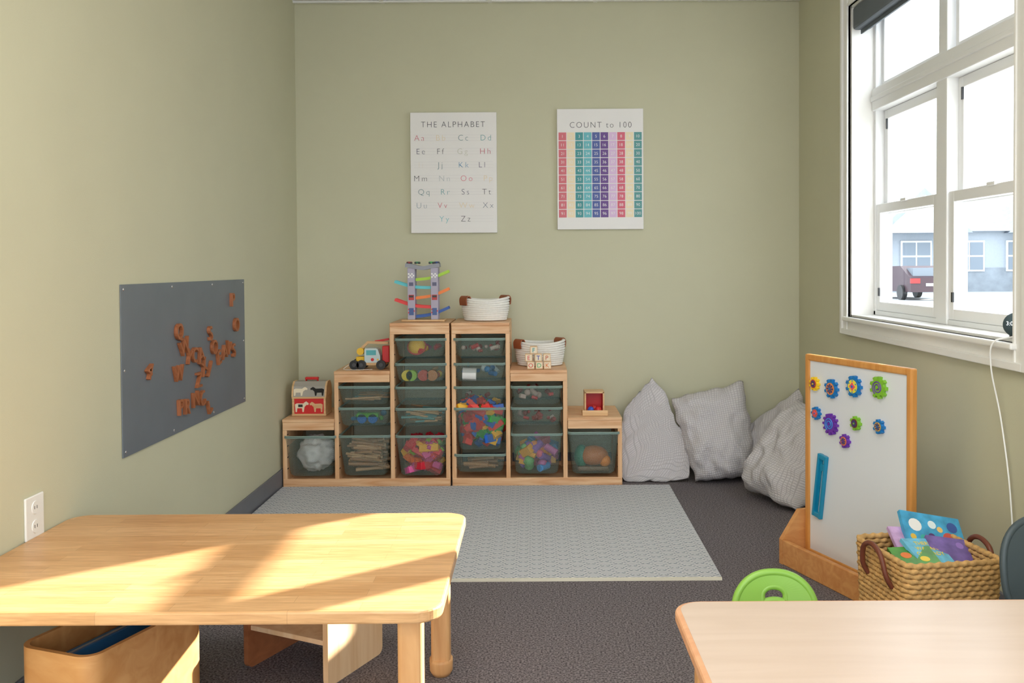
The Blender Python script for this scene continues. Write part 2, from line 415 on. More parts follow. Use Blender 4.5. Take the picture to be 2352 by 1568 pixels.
def bin_(cx,zt,h,kind=None,fill=0.6,size=0.03,n=26,xtra=None):
    b=MB('storage_bin'); w=0.140; wb=w-0.022 if h>0.15 else w-0.014; y0,y1=4.985,5.385; yb0=y0+0.02; yb1=y1-0.02
    z0=zt-h; zr=zt-0.004
    ro=rrect(cx-w,cx+w,y0,y1,0.02,4); bo=rrect(cx-wb,cx+wb,yb0,yb1,0.03,4); N=len(ro)
    vs=[(p[0],p[1],zr) for p in ro]+[(p[0],p[1],z0+0.012) for p in bo]
    bo2=rrect(cx-wb+0.012,cx+wb-0.012,yb0+0.012,yb1-0.012,0.025,4)
    vs+=[(p[0],p[1],z0) for p in bo2]
    fs=[(j,(j+1)%N,N+(j+1)%N,N+j) for j in range(N)]+[(N+j,N+(j+1)%N,2*N+(j+1)%N,2*N+j) for j in range(N)]
    b.add(vs,fs,binm,True); b.add(vs[2*N:],[list(range(N))],binm)
    b.tube([(p[0],p[1],zt-0.004) for p in ro],0.0045,binrim,seg=6,closed=True)
    b.tube([(p[0]*1.0+(0.002 if p[0]>cx else -0.002),p[1]-0.002,zt-0.011) for p in ro],0.003,binrim,seg=6,closed=True)
    if kind:
        cols=[rb(*c) for c in PAL[kind]]
        top=z0+h*fill
        for i in range(n):
            s=size*random.uniform(0.7,1.3)
            px=cx+random.uniform(-wb+0.03,wb-0.03); py=5.035+random.random()**1.6*0.28
            pz=random.uniform(z0+0.02,max(z0+0.03,top-s*0.4))
            R=Matrix.Translation((px,py,pz+0.008))@Matrix.Rotation(random.uniform(-0.8,0.8),4,'Y')@Matrix.Rotation(random.uniform(-0.9,0.9),4,'Z')@Matrix.Rotation(random.uniform(-0.6,0.6),4,'X')
            c=random.choice(cols)
            if kind in('sticks','wood'):
                L=random.uniform(0.05,0.095); R=Matrix.Translation((px*0.4+cx*0.6,py,pz))@Matrix.Rotation(random.uniform(-0.2,0.2)*min(1,(pz-z0-0.01)*20),4,'Y')@Matrix.Rotation(random.uniform(-0.3,0.3),4,'Z')
                b.cyl((-L,0,0),(L,0,0),random.uniform(0.006,0.011) if kind=='sticks' else 0.006,c,seg=8,M=R)
            elif kind in('duplo','redmix'):
                wdt=random.choice((1,1,2))*s*0.5
                b.box(-wdt,wdt,-s/2,s/2,-s*0.4,s*0.3,c,bev=0.0015,M=R,seg=1)
                for q in ((-0.5,-0.5),(0.5,-0.5),(-0.5,0.5),(0.5,0.5)):
                    b.cyl((q[0]*wdt,q[1]*s*0.5,s*0.3),(q[0]*wdt,q[1]*s*0.5,s*0.42),s*0.15,c,seg=8,M=R)
            else:
                q=random.random()
                if q<0.4: b.box(-s/2,s/2,-s/3,s/3,-s/3,s/3,c,bev=0.002,M=R,seg=1)
                elif q<0.7: b.cyl((-s*0.6,0,0),(s*0.6,0,0),s*0.33,c,seg=12,M=R)
                else: b.sphere((0,0,0),s*0.45,c,M=R,seg=12)
    if xtra: xtra(b,cx,z0,zt)
    return b.finish()
CX=[-1.242+0.004,-0.938,-0.624,-0.300,0.014,0.329]
def bag(b,cx,z0,zt):
    m=plain('plastic_bag_white',(238,240,242),0.4,var=0.03)
    vs=[];fs=[];n=40
    for i in range(n+1):
        for k in range(n):
            th=PI*i/n; ph=2*PI*k/n
            d=Vector((math.sin(th)*math.cos(ph),math.sin(th)*math.sin(ph),math.cos(th)))
            r=1+0.22*noise.noise(d*2.0+Vector((3,1,2)))+0.12*noise.noise(d*5)+0.05*abs(noise.noise(d*12))
            vs.append((cx+0.005+d.x*0.100*r,5.13+d.y*0.10*r,z0+0.108+d.z*0.098*r))
    for i in range(n):
        for k in range(n): fs.append((i*n+k,i*n+(k+1)%n,(i+1)*n+(k+1)%n,(i+1)*n+k))
    b.add(vs,fs,m,True)
bin_(CX[0],0.289,0.228,xtra=bag)
bin_(CX[1],0.563,0.105,'wood',0.5,0.03,12); 
def car_b(b,cx,z0,zt):
    for dx in (-0.03,0.03): b.cyl((cx+0.01+dx,5.03,z0+0.035),(cx+0.01+dx,5.07,z0+0.035),0.026,rb(30,110,190))
    b.box(cx-0.05,cx+0.07,5.03,5.08,z0+0.04,z0+0.065,rb(90,180,60),bev=0.005)
bin_(CX[1],0.445,0.105,'green',0.4,0.03,6,xtra=car_b)
bin_(CX[1],0.291,0.228,'sticks',0.82,0.03,130)
def ring_ball(b,cx,z0,zt):
    b.sphere((cx-0.03,5.07,z0+0.052),0.048,rb(245,200,60)); b.tube([(cx-0.03+0.049*math.cos(a*PI/12),5.07+0.049*math.sin(a*PI/12)*0.6,z0+0.052+0.049*math.sin(a*PI/12)*0.8) for a in range(24)],0.006,rb(200,60,60),closed=True)
bin_(CX[2],0.824,0.105,'redmix',0.5,0.03,8,xtra=ring_ball)
def ring2(b,cx,z0,zt):
    for dx,c in ((-0.08,(235,215,60)),(-0.055,(150,200,70)),(0.01,(190,80,70)),(0.06,(190,130,80))): b.cyl((cx+dx,5.02,z0+0.033),(cx+dx,5.06,z0+0.033),0.03,rb(*c))
bin_(CX[2],0.687,0.105,'misc',0.5,0.035,10,xtra=ring2)
bin_(CX[2],0.558,0.105,None)
bin_(CX[2],0.440,0.105,'wood',0.8,0.03,34)
bin_(CX[2],0.289,0.228,'redmix',0.85,0.045,90)
bin_(CX[3],0.824,0.105,'red',0.6,0.03,16)
def cyb(b,cx,z0,zt):
    b.cyl((cx-0.095,5.03,z0+0.040),(cx-0.02,5.03,z0+0.037),0.035,plain('paper_white',(230,230,230),0.6,var=0))
bin_(CX[3],0.687,0.105,'blue',0.7,0.035,14,xtra=cyb)
bin_(CX[3],0.558,0.105,'red',0.35,0.03,4)
bin_(CX[3],0.440,0.236,'duplo',1.10,0.050,140)
bin_(CX[3],0.184,0.105,'sticks',0.5,0.03,14)
bin_(CX[4],0.558,0.105,'red',0.7,0.035,14)
bin_(CX[4],0.440,0.105,'red',0.5,0.03,14)
bin_(CX[4],0.295,0.228,'pastel',0.72,0.055,70)
def pins(b,cx,z0,zt):
    b.sphere((cx+0.005,5.09,z0+0.085),0.062,rb(190,120,70),sc=(1.35,1,0.9)); b.sphere((cx+0.065,5.07,z0+0.06),0.034,rb(235,150,60))
    b.sphere((cx-0.065,5.1,z0+0.08),0.05,rb(50,130,110),sc=(0.8,1,1.3)); b.box(cx-0.09,cx+0.09,5.05,5.25,z0+0.002,z0+0.03,rb(120,100,80),bev=0.01)
bin_(CX[5],0.302,0.236,None,xtra=pins)

# ---------------------------------------------------------------- rug
def rugmat():
    m,nt,b=base('rug_seigaiha'); L=nt.links
    def mt(op,a,bb=None,c=None):
        n=nt.nodes.new('ShaderNodeMath'); n.operation=op
        for i,v in enumerate((a,bb,c)):
            if v is None: continue
            if isinstance(v,(int,float)): n.inputs[i].default_value=v
            else: L.new(v,n.inputs[i])
        return n.outputs[0]
    tc=nt.nodes.new('ShaderNodeTexCoord'); sp=nt.nodes.new('ShaderNodeSeparateXYZ'); L.new(tc.outputs['Object'],sp.inputs[0])
    W=0.110
    u=mt('DIVIDE',sp.outputs[0],W); v=mt('DIVIDE',sp.outputs[1],W)
    k0=mt('CEIL',mt('MULTIPLY',mt('SUBTRACT',v,0.5),4))
    res=None
    for i in (4,3,2,1,0):
        k=mt('ADD',k0,i); cv=mt('MULTIPLY',k,0.25)
        off=mt('MULTIPLY',mt('FLOORED_MODULO',k,2),0.5)
        du=mt('SUBTRACT',mt('FRACT',mt('SUBTRACT',u,off)),0.5)
        dv=mt('SUBTRACT',v,cv)
        d=mt('SQRT',mt('ADD',mt('MULTIPLY',du,du),mt('MULTIPLY',dv,dv)))
        if res is None: res=d
        else:
            ins=mt('LESS_THAN',d,0.5)
            res=mt('ADD',mt('MULTIPLY',ins,d),mt('MULTIPLY',mt('SUBTRACT',1,ins),res))
    st=mt('LESS_THAN',mt('FRACT',mt('MULTIPLY',res,7.99)),0.46)
    mx=nt.nodes.new('ShaderNodeMix'); mx.data_type='RGBA'; L.new(st,mx.inputs['Factor'])
    mx.inputs['A'].default_value=lin((160,166,177)); mx.inputs['B'].default_value=lin((234,231,233))
    L.new(mx.outputs['Result'],b.inputs['Base Color']); b.inputs['Roughness'].default_value=0.8
    return m
rugm=rugmat(); rugedge=plain('rug_edge',(222,218,202),0.8,var=0.03)
b=MB('area_rug')
b.prism([(-1.388,3.49),(0.722,3.49),(0.742,4.975),(-1.388,4.975)],0.0005,0.011,rugm)
b.box(-1.388,0.722,3.478,3.49,0.0005,0.0105,rugedge)
b.finish()

# ---------------------------------------------------------------- posters
canvas=plain('poster_canvas',(240,238,238),0.6,var=0.005)
PC={'k':(60,62,74),'r':(208,92,116),'y':(240,222,188),'t':(74,158,166),'dt':(92,132,140),'n':(60,66,98),'g':(205,205,190),'c':(196,72,100),
 'vp':(236,230,222),'b':(80,150,190),'p':(92,80,120),'pg':(190,196,200),'pk':(226,110,140),'gb':(150,164,178),'cy':(90,190,200),'s':(110,122,140)}
def pm(k): return plain('ink_'+k,PC[k],0.6,var=0)
b=MB('alphabet_poster')
PX,PZ0,PZ1=-0.469,1.418,2.132; PY=YB-0.026
b.box(PX-0.256,PX+0.256,PY,YB-0.001,PZ0,PZ1,canvas,bev=0.002)
def MBk(x,z,y=PY): return frame((x,y-0.0012,z),(1,0,0),(0,0,1),(0,-1,0))
S=1/384.0
def bx(px): return (px-1225)*S
def bz(py): return H-(py-612)*S
b.text('THE ALPHABET',MBk(PX-0.002,PZ1-0.088),0.034,pm('k'),off=-0.018,width=0.378,sp=1.25)
rows=[('Aa',956,'r'),('Bb',1006,'y'),('Cc',1056,'dt'),('Dd',1107,'t')],[('Ee',961,'n'),('Ff',1008,'k'),('Gg',1054,'g'),('Hh',1106,'c')],[('Ii',966,'vp'),('Jj',1008,'dt'),('Kk',1057,'b'),('Ll',1103,'p')],[('Mm',955,'k'),('Nn',1012,'pg'),('Oo',1061,'pk'),('Pp',1114,'y')],[('Qq',964,'dt'),('Rr',1016,'t'),('Ss',1063,'n'),('Tt',1110,'k')],[('Uu',960,'gb'),('Vv',1008,'r'),('Ww',1057,'y'),('Xx',1111,'s')],[('Yy',1012,'cy'),('Zz',1061,'k')]
linem=plain('poster_guideline',(222,220,222),0.6,var=0)
for r,row in enumerate(rows):
    zb=bz(324+30.7*r)
    for k in (0,0.017,0.034):
        b.box(PX-0.235,PX+0.235,PY-0.0006,PY,zb+k-0.0005,zb+k+0.0005,linem)
    for s_,px,c in row:
        b.text(s_,MBk(bx(px),zb),0.033,pm(c),off=-0.020,sp=1.35,left=True)
b.finish()
b=MB('counting_poster')
QX,QZ0,QZ1=0.402,1.434,2.148
b.box(QX-0.256,QX+0.256,PY,YB-0.001,QZ0,QZ1,canvas,bev=0.002)
b.text('COUNT to 100',MBk(QX+0.003,QZ1-0.112),0.034,pm('k'),off=-0.018,width=0.365,sp=1.25)
cc=[(218,118,130),(246,230,200),(76,156,162),(112,192,204),(88,104,170),(112,80,150),(226,196,232),(222,108,130),(246,232,200),(98,160,162)]
cw_=0.4975/10; rh=0.5078/10; gx=QX-0.249; gz=QZ1-0.137
numw=plain('ink_white',(245,245,245),0.6,var=0)
for r in range(10):
    for c in range(10):
        xx=gx+c*cw_; zz=gz-r*rh
        b.box(xx+0.002,xx+cw_-0.002,PY-0.0006,PY,zz-rh+0.002,zz-0.002,plain('cell_%d'%c,cc[c],0.6,var=0))
        s_=str(r*10+c+1)
        b.text(s_,MBk(xx+cw_/2,zz-rh/2-0.0085,PY-0.0004),0.017,numw,off=-0.008,width=(0.032 if len(s_)==3 else None))
b.finish()

# ---------------------------------------------------------------- magnetic board
steel=plain('board_steel',(118,126,136),0.42,metal=0.2,var=0.05,vscale=5)
chrome=plain('screw_chrome',(200,200,205),0.25,metal=0.9,var=0)
b=MB('magnetic_board')
b.box(XL+0.001,XL+0.005,3.09,4.41,0.568,1.162,steel)
for yy in (3.11,3.53,3.97,4.39):
    for zz in (0.585,1.145): b.sphere((XL+0.005,yy,zz),0.006,chrome,sc=(0.4,1,1),seg=10)
for yy in (3.11,4.39): b.sphere((XL+0.005,yy,0.865),0.006,chrome,sc=(0.4,1,1),seg=10)
b.finish()
lw=wood('letter_wood',(148,86,52),(178,110,72),'z',20)
def mag(ch,y,z,rot=0,cap=0.060):
    b=MB('magnetic_letter')
    M=frame((XL+0.0125,y,z),(0,1,0),(0,0,1),(1,0,0))@Matrix.Rotation(math.radians(rot),4,'Z')@Matrix.Translation((0,-cap/2,0))
    b.text(ch,M,cap,lw,ext=0.007/(cap/CAP),off=0.010)
    b.finish()
for a in (('4',3.289,.846,-28),('P',4.212,1.070,0),('O',4.261,.951,0),('Q',3.572,.968,10),('W',3.621,.903,15),('Y',3.668,.858,-20),('C',3.731,.861,-15),('A',3.80,.855,15),
 ('S',3.915,.935,10),('O',3.962,.872,-20),('E',4.02,.822,15),('A',4.09,.840,10),('V',4.15,.852,-12),('S',4.215,.835,8),('W',3.56,.805,0),('Z',3.775,.752,0),('X',3.832,.800,25),('J',3.90,.793,-35),
 ('P',3.577,.669,4),('R',3.645,.661,-4),('N',3.735,.677,4),('C',3.81,.668,20),('L',3.895,.625,25)): mag(*a)

# ---------------------------------------------------------------- outlet
b=MB('wall_outlet')
b.box(XL,XL+0.007,2.49,2.583,0.462,0.582,white,bev=0.003)
for zz in (0.495,0.548):
    b.cyl((XL+0.006,2.536,zz),(XL+0.009,2.536,zz),0.019,white,r1=0.018)
    for q in (-0.006,0.006): b.box(XL+0.009,XL+0.0095,2.536+q-0.001,2.536+q+0.001,zz-0.004,zz+0.005,dark)
b.finish()

# ---------------------------------------------------------------- toys on the shelves
twood=wood('toy_wood',(214,170,120),(232,194,146),'x',14); red=rb(212,38,40)
b=MB('toy_car_ramp')
ty=5.16; lav=plain('ramp_lavender',(176,170,190),0.5,var=0); grey=plain('ramp_gray',(150,152,162),0.5,var=0)
b.box(-0.745,-0.50,ty-0.055,ty+0.055,TT+0.001,TT+0.012,twood,bev=0.003)
for cxp in (-0.689,-0.558):
    for dy in (-0.035,0.035):
        b.box(cxp-0.021,cxp+0.021,ty+dy-0.005,ty+dy+0.005,TT+0.012,1.213,lav,bev=0.002)
    for i in range(4):
        for j in range(3):
            if (i+j)%2==0:
                for zz in (1.155,0.955): b.box(cxp-0.018+i*0.009,cxp-0.009+i*0.009,ty-0.0408,ty-0.04,zz+j*0.009,zz+j*0.009+0.009,white if zz>1 else red)
    b.box(cxp-0.015,cxp+0.015,ty-0.0412,ty-0.04,1.03,1.06,rb(190,50,50),bev=0.0005,seg=1); b.box(cxp-0.012,cxp+0.012,ty-0.0418,ty-0.041,1.045,1.056,blk)
    b.box(cxp-0.013,cxp+0.013,ty-0.0412,ty-0.04,0.945,0.985,rb(60,90,150)); b.box(cxp-0.012,cxp+0.012,ty-0.0416,ty-0.04,1.11,1.13,rb(90,90,120))
b.sweep(smooth_curve([(x,ty,z-0.005) for x,z in ((-0.722,1.232),(-0.69,1.228),(-0.625,1.215),(-0.56,1.228),(-0.53,1.232))]),(0,1,0),0.09,0.022,grey)
for xx,c in ((-0.70,(150,40,50)),(-0.655,(50,130,90)),(-0.575,(60,180,90)),(-0.545,(40,70,140))):
    b.box(xx-0.016,xx+0.016,ty-0.035,ty-0.013,1.236,1.247,rb(*c),bev=0.004); 
    for q in (-0.01,0.01): b.cyl((xx+q,ty-0.037,1.239),(xx+q,ty-0.011,1.239),0.006,blk,seg=10)
for xa,za,xb,zb,c in ((-0.478,1.187,-0.665,1.140,(170,214,50)),(-0.785,1.130,-0.575,1.094,(90,196,208)),(-0.478,1.088,-0.665,1.036,(246,130,50)),(-0.785,1.028,-0.575,0.984,(232,56,56)),(-0.478,0.982,-0.665,0.931,(36,86,170))):
    m=rb(*c); mx_=(xa+xb)/2; mz=(za+zb)/2-0.012
    cv=smooth_curve([(xa,ty,za),(mx_,ty,mz),(xb,ty,zb)])
    b.sweep(cv,(0,1,0),0.05,0.005,m)
    for dy in (-0.026,0.026): b.sweep([p+Vector((0,dy,0.005)) for p in cv],(0,1,0),0.004,0.016,m)
b.finish()

rope=plain('cotton_rope',(240,238,233),0.85,var=0.03,vscale=80,bump=0.5,bscale=260); lth=plain('brown_leather',(150,84,52),0.5,var=0.08)
def rope_basket(cx,cy,z,rx,ry,h):
    b=MB('rope_basket'); n=int(h/0.0115)
    for i in range(n):
        t=i/(n-1); k=0.88+0.12*math.sin(t*PI/2)
        pts=[]
        for a in range(48):
            th=2*PI*a/48
            rise=(0.018*t**3)*math.cos(th)**2
            pts.append((cx+rx*k*math.cos(th),cy+ry*k*math.sin(th),z+0.009+i*0.0115+rise))
        b.tube(pts,0.0078,rope,seg=8,closed=True)
    b.lathe([(0.01,0.004),(0.84,0.004)],rope,(cx,cy,z),rx,ry)
    for th in (math.radians(212),math.radians(32)):
        c0=Vector((cx+rx*math.cos(th),cy+ry*math.sin(th),z+n*0.0115+0.016))
        tg=Vector((-rx*math.sin(th),ry*math.cos(th),0)).normalized(); on=Vector((tg.y,-tg.x,0))
        if on.dot(c0-Vector((cx,cy,c0.z)))<0: on=-on
        up=Vector((0,0,1))
        cv=smooth_curve([c0+on*0.012-up*0.042,c0+on*0.015-up*0.008,c0+up*0.009,c0-on*0.016-up*0.004,c0-on*0.014-up*0.045],5)
        b.sweep(cv,tg,0.066,0.006,lth)
    b.finish()
rope_basket(-0.275,5.2,TT+0.001,0.132,0.10,0.118)
rope_basket(0.036,5.26,TM+0.001,0.140,0.11,0.135)
b=MB('alphabet_blocks'); bw_=plain('block_wood',(232,198,158),0.5,var=0.04)
syms=['O','D','K','E','T','P','F']; cols=[(220,90,60),(90,180,110),(230,130,60),(220,80,70),(60,60,150),(200,90,50),(40,150,150)]
pos=[(-0.017,0),(0.03,0),(0.076,0),(-0.028,1),(0.025,1),(0.073,1),(0.0,2)]
for (xx,lv),s_,c in zip(pos,syms,cols):
    z=TM+0.001+lv*0.0425; s=0.0205
    b.box(xx-s,xx+s,5.055-s,5.055+s,z,z+0.042,bw_,bev=0.003)
    b.box(xx-0.016,xx+0.016,5.055-s-0.0006,5.055-s,z+0.005,z+0.037,rb(240,225,200))
    b.text(s_,frame((xx,5.055-s-0.001,z+0.0095),(1,0,0),(0,0,1),(0,-1,0)),0.023,rb(*c),off=0.01)
b.finish()
b=MB('toy_tow_truck'); ty=5.12
lb=plain('truck_white_blue',(206,222,226),0.35,var=0); 
b.box(-1.03,-0.83,ty-0.04,ty+0.04,TM+0.022,TM+0.038,twood,bev=0.004)
for xx in (-1.005,-0.965,-0.855):
    for sg in (-1,1):
        b.cyl((xx,ty+sg*0.04,TM+0.027),(xx,ty+sg*0.058,TM+0.027),0.0265,blk,seg=24); b.cyl((xx,ty+sg*0.058,TM+0.027),(xx,ty+sg*0.06,TM+0.027),0.011,rb(70,70,74))
cab=[(-0.95,TM+0.038),(-0.862,TM+0.038),(-0.862,TM+0.075),(-0.875,TM+0.112),(-0.885,TM+0.118),(-0.945,TM+0.118),(-0.95,TM+0.11)]
b.prism(cab,-0.038,0.038,lb,M=frame((0,ty,0),(1,0,0),(0,0,1),(0,-1,0)))
b.box(-0.940,-0.885,ty-0.0395,ty-0.037,TM+0.08,TM+0.108,rb(90,180,190),bev=0.001)
b.cyl((-0.905,ty-0.041,TM+0.055),(-0.905,ty-0.038,TM+0.055),0.009,red)
b.cyl((-0.875,ty-0.041,TM+0.055),(-0.875,ty-0.038,TM+0.055),0.005,rb(250,200,60))
b.box(-1.0,-0.952,ty-0.03,ty+0.03,TM+0.038,TM+0.07,rb(245,195,50),bev=0.006)
b.cyl((-0.975,ty-0.03,TM+0.1),(-0.975,ty+0.03,TM+0.1),0.02,rb(245,195,50))
b.box(-0.852,-0.812,ty-0.028,ty+0.03,TM+0.038,TM+0.13,red,bev=0.004)
b.sweep([(-0.82,ty,TM+0.145),(-0.94,ty,TM+0.150)],(0,1,0),0.02,0.014,twood); b.sweep([(-0.935,ty,TM+0.150),(-0.972,ty,TM+0.115)],(0,1,0),0.022,0.014,twood)
b.sweep([(-0.82,ty+0.02,TM+0.165),(-0.90,ty+0.02,TM+0.152)],(0,1,0),0.014,0.012,red)
b.tube(smooth_curve([(-1.03,ty-0.05,TM+0.03),(-1.06,ty-0.07,TM+0.006),(-1.0,ty-0.09,TM+0.004),(-0.94,ty-0.08,TM+0.004),(-0.9,ty-0.07,TM+0.004)]),0.0015,rope,seg=5)
b.finish()
b=MB('toy_barn'); bxa,bxb=-1.366,-1.172; by=5.10; z=TL+0.001
b.box(bxa,bxb,by,by+0.15,z,z+0.012,twood,bev=0.003)
for xx in (bxa+0.002,bxb-0.014): b.box(xx,xx+0.012,by,by+0.15,z+0.012,z+0.105,twood,bev=0.002)
b.box(bxa+0.013,bxb-0.013,by+0.006,by+0.144,z+0.012,z+0.10,red)
b.box(bxa,bxb,by-0.002,by+0.152,z+0.098,z+0.108,twood,bev=0.002)
gro=plain('barn_roof_gray',(170,164,156),0.6,var=0.03)
prof=[(by,z+0.108),(by+0.15,z+0.108),(by+0.135,z+0.165),(by+0.105,z+0.19),(by+0.045,z+0.19),(by+0.015,z+0.165)]
b.prism(prof,bxa+0.006,bxb-0.006,gro,M=frame((0,0,0),(0,1,0),(0,0,1),(1,0,0)))
for xx in (bxa-0.001,bxb-0.009): b.prism([(p[0],p[1]+0.001) for p in prof],xx,xx+0.01,twood,M=frame((0,0,0),(0,1,0),(0,0,1),(1,0,0)))
b.tube([(-1.30,by+0.075,z+0.185),(-1.30,by+0.075,z+0.205),(-1.235,by+0.075,z+0.205),(-1.235,by+0.075,z+0.185)],0.007,red); b.box(-1.305,-1.230,by+0.06,by+0.09,z+0.197,z+0.212,red,bev=0.005)
cow=[(0,0),(0.006,0),(0.008,0.018),(0.030,0.018),(0.032,0),(0.038,0),(0.042,0.024),(0.052,0.034),(0.060,0.033),(0.062,0.041),(0.050,0.05),(0.043,0.046),(0.036,0.040),(0.006,0.041),(-0.003,0.036)]
cream=rb(240,226,200)
def sil(x0,z0,k,mat,yy,flip=1):
    b.prism([(x0+flip*p[0]*k,z0+p[1]*k) for p in cow][::flip],0,0.0015,mat,M=frame((0,yy,0),(1,0,0),(0,0,1),(0,-1,0)))
sil(-1.345,z+0.022,1.2,cream,by+0.0055); sil(-1.195,z+0.022,1.15,twood,by+0.0055,-1)
b.box(-1.33,-1.305,by+0.0035,by+0.0045,z+0.05,z+0.065,blk)
Mr=frame((0,by+0.0005,z+0.112),(1,0,0),(0,0.254,0.967),(0,-0.967,0.254))
b.prism([(-1.352+p[0]*1.2,0.002+p[1]*1.0) for p in cow],0,0.002,cream,M=Mr); b.prism([(-1.188-p[0]*1.2,0.002+p[1]*1.0) for p in cow][::-1],0,0.002,dark,M=Mr)
b.finish()
b=MB('toy_ball_drop_box'); z=TL+0.001; y0=5.10
b.box(0.270,0.412,y0-0.045,y0+0.11,z,z+0.010,twood,bev=0.002)
b.box(0.270,0.277,y0-0.045,y0+0.0,z+0.01,z+0.03,twood); b.box(0.405,0.412,y0-0.045,y0,z+0.01,z+0.03,twood); b.box(0.270,0.412,y0-0.052,y0-0.045,z,z+0.03,twood,bev=0.001)
b.box(0.285,0.293,y0,y0+0.11,z+0.01,z+0.125,twood); b.box(0.388,0.396,y0,y0+0.11,z+0.01,z+0.125,twood)
b.box(0.285,0.396,y0,y0+0.11,z+0.118,z+0.127,twood,bev=0.001); b.box(0.293,0.388,y0+0.1,y0+0.108,z+0.01,z+0.118,red)
for xx in (0.2935,0.3865): b.box(xx,xx+0.001,y0+0.006,y0+0.1,z+0.012,z+0.118,red)
b.box(0.293,0.388,y0+0.005,y0+0.1,z+0.0102,z+0.014,red)
b.sphere((0.318,y0-0.018,z+0.029),0.018,rb(50,90,200),seg=18); b.sphere((0.360,y0-0.02,z+0.029),0.018,red,seg=18); b.sphere((0.339,y0+0.022,z+0.031),0.016,rb(200,60,60),seg=18)
b.finish()

# ---------------------------------------------------------------- floor cushions
def waffle():
    m,nt,b=base('waffle_fabric'); L=nt.links
    b.inputs['Roughness'].default_value=0.9
    uv=nt.nodes.new('ShaderNodeTexCoord'); sp=nt.nodes.new('ShaderNodeSeparateXYZ'); L.new(uv.outputs['UV'],sp.inputs[0])
    def mt(op,a,c=None):
        n=nt.nodes.new('ShaderNodeMath'); n.operation=op
        for i,v in enumerate((a,c)):
            if v is None: continue
            if isinstance(v,(int,float)): n.inputs[i].default_value=v
            else: L.new(v,n.inputs[i])
        return n.outputs[0]
    a=mt('ABSOLUTE',mt('SINE',mt('MULTIPLY',sp.outputs[0],100.0))); c=mt('ABSOLUTE',mt('SINE',mt('MULTIPLY',sp.outputs[1],140.0)))
    h=mt('MINIMUM',a,c)
    bp=nt.nodes.new('ShaderNodeBump'); bp.inputs['Strength'].default_value=0.6; bp.inputs['Distance'].default_value=0.004
    L.new(h,bp.inputs['Height']); L.new(bp.outputs['Normal'],b.inputs['Normal'])
    r=nt.nodes.new('ShaderNodeValToRGB'); r.color_ramp.elements[0].color=lin((176,173,178)); r.color_ramp.elements[1].color=lin((212,208,212)); r.color_ramp.elements[1].position=0.5
    L.new(h,r.inputs['Fac']); L.new(r.outputs['Color'],b.inputs['Base Color'])
    return m
waf=waffle()
def cushion(c00,c10,c11,c01,T,seed):
    C=[Vector(c) for c in (c00,c10,c11,c01)]
    nrm=((C[1]-C[0]).cross(C[3]-C[0])+(C[2]-C[1]).cross(C[2]-C[3])).normalized()
    n=60; bm=bmesh.new(); uvl=bm.loops.layers.uv.new('UVMap')
    for side in (1,-1):
        g=[]
        for i in range(n+1):
            row=[]
            for j in range(n+1):
                u=i/n;v=j/n; U=2*u-1;V=2*v-1
                bl=1+0.02*(1-V*V); bl2=1-0.01*(1-U*U)
                uu=0.5+0.5*U*bl; vv=0.5+0.5*V*bl2
                p=C[0]*(1-uu)*(1-vv)+C[1]*uu*(1-vv)+C[2]*uu*vv+C[3]*(1-uu)*vv
                e=((1-abs(U)**2.8)*(1-abs(V)**2.8))
                prof=max(e,0)**0.5
                sag=1.18-0.50*v
                rid=0.5-abs(noise.noise(Vector((U*2.0+V*1.0+seed*2,V*1.4-U*0.8,side*2))))*1.4
                wr=noise.noise(Vector((U*1.8+seed,V*1.8,side)))*0.03+rid*0.026+noise.noise(Vector((U*4.5,V*4.5+seed,side)))*0.014
                cr=abs(U*V)**1.5; wr+=0.010*math.sin(14*math.atan2(V+0.01,U+0.01))*cr*(1-max(abs(U),abs(V))**6)
                p=p+nrm*side*(T/2*prof*sag+wr*min(1,e*3))
                tw=min(1,(1-e))*0.014
                p=p+Vector((noise.noise(Vector((U*3,V*3,seed))),0,noise.noise(Vector((V*3,U*3,seed+7)))))*tw*1.4
                p.z=max(p.z,0.004); p.y=min(p.y,YB-0.014); p.x=min(p.x,XR-0.014)
                row.append(bm.verts.new(p))
            g.append(row)
        for i in range(n):
            for j in range(n):
                q=[g[i][j],g[i+1][j],g[i+1][j+1],g[i][j+1]]; uvq=[(i/n,j/n),((i+1)/n,j/n),((i+1)/n,(j+1)/n),(i/n,(j+1)/n)]
                if side<0: q=q[::-1]; uvq=uvq[::-1]
                f=bm.faces.new(q); f.smooth=True
                for l,t in zip(f.loops,uvq): l[uvl].uv=t
    bmesh.ops.remove_doubles(bm,verts=bm.verts[:],dist=0.0004)
    me=bpy.data.meshes.new('floor_cushion_mesh'); 
    o=sum((c for c in C),Vector())/4; o.z=0
    for v in bm.verts: v.co-=o
    bm.to_mesh(me); bm.free(); me.materials.append(waf)
    ob=bpy.data.objects.new('floor_cushion',me); ob.location=o; scene.collection.objects.link(ob)
cushion((0.525,5.08,0.03),(0.865,5.06,0.02),(0.695,5.30,0.56),(0.525,5.26,0.38),0.24,1.3)
cushion((0.895,5.05,0.01),(1.250,5.07,0.03),(1.215,5.27,0.54),(0.80,5.25,0.45),0.26,5.1)
cushion((1.22,5.14,0.03),(1.56,4.98,0.05),(1.53,5.22,0.50),(1.21,5.34,0.24),0.22,9.2)
cushion((1.13,4.80,0.03),(1.27,4.40,0.02),(1.53,4.50,0.40),(1.42,4.86,0.50),0.27,13.7)

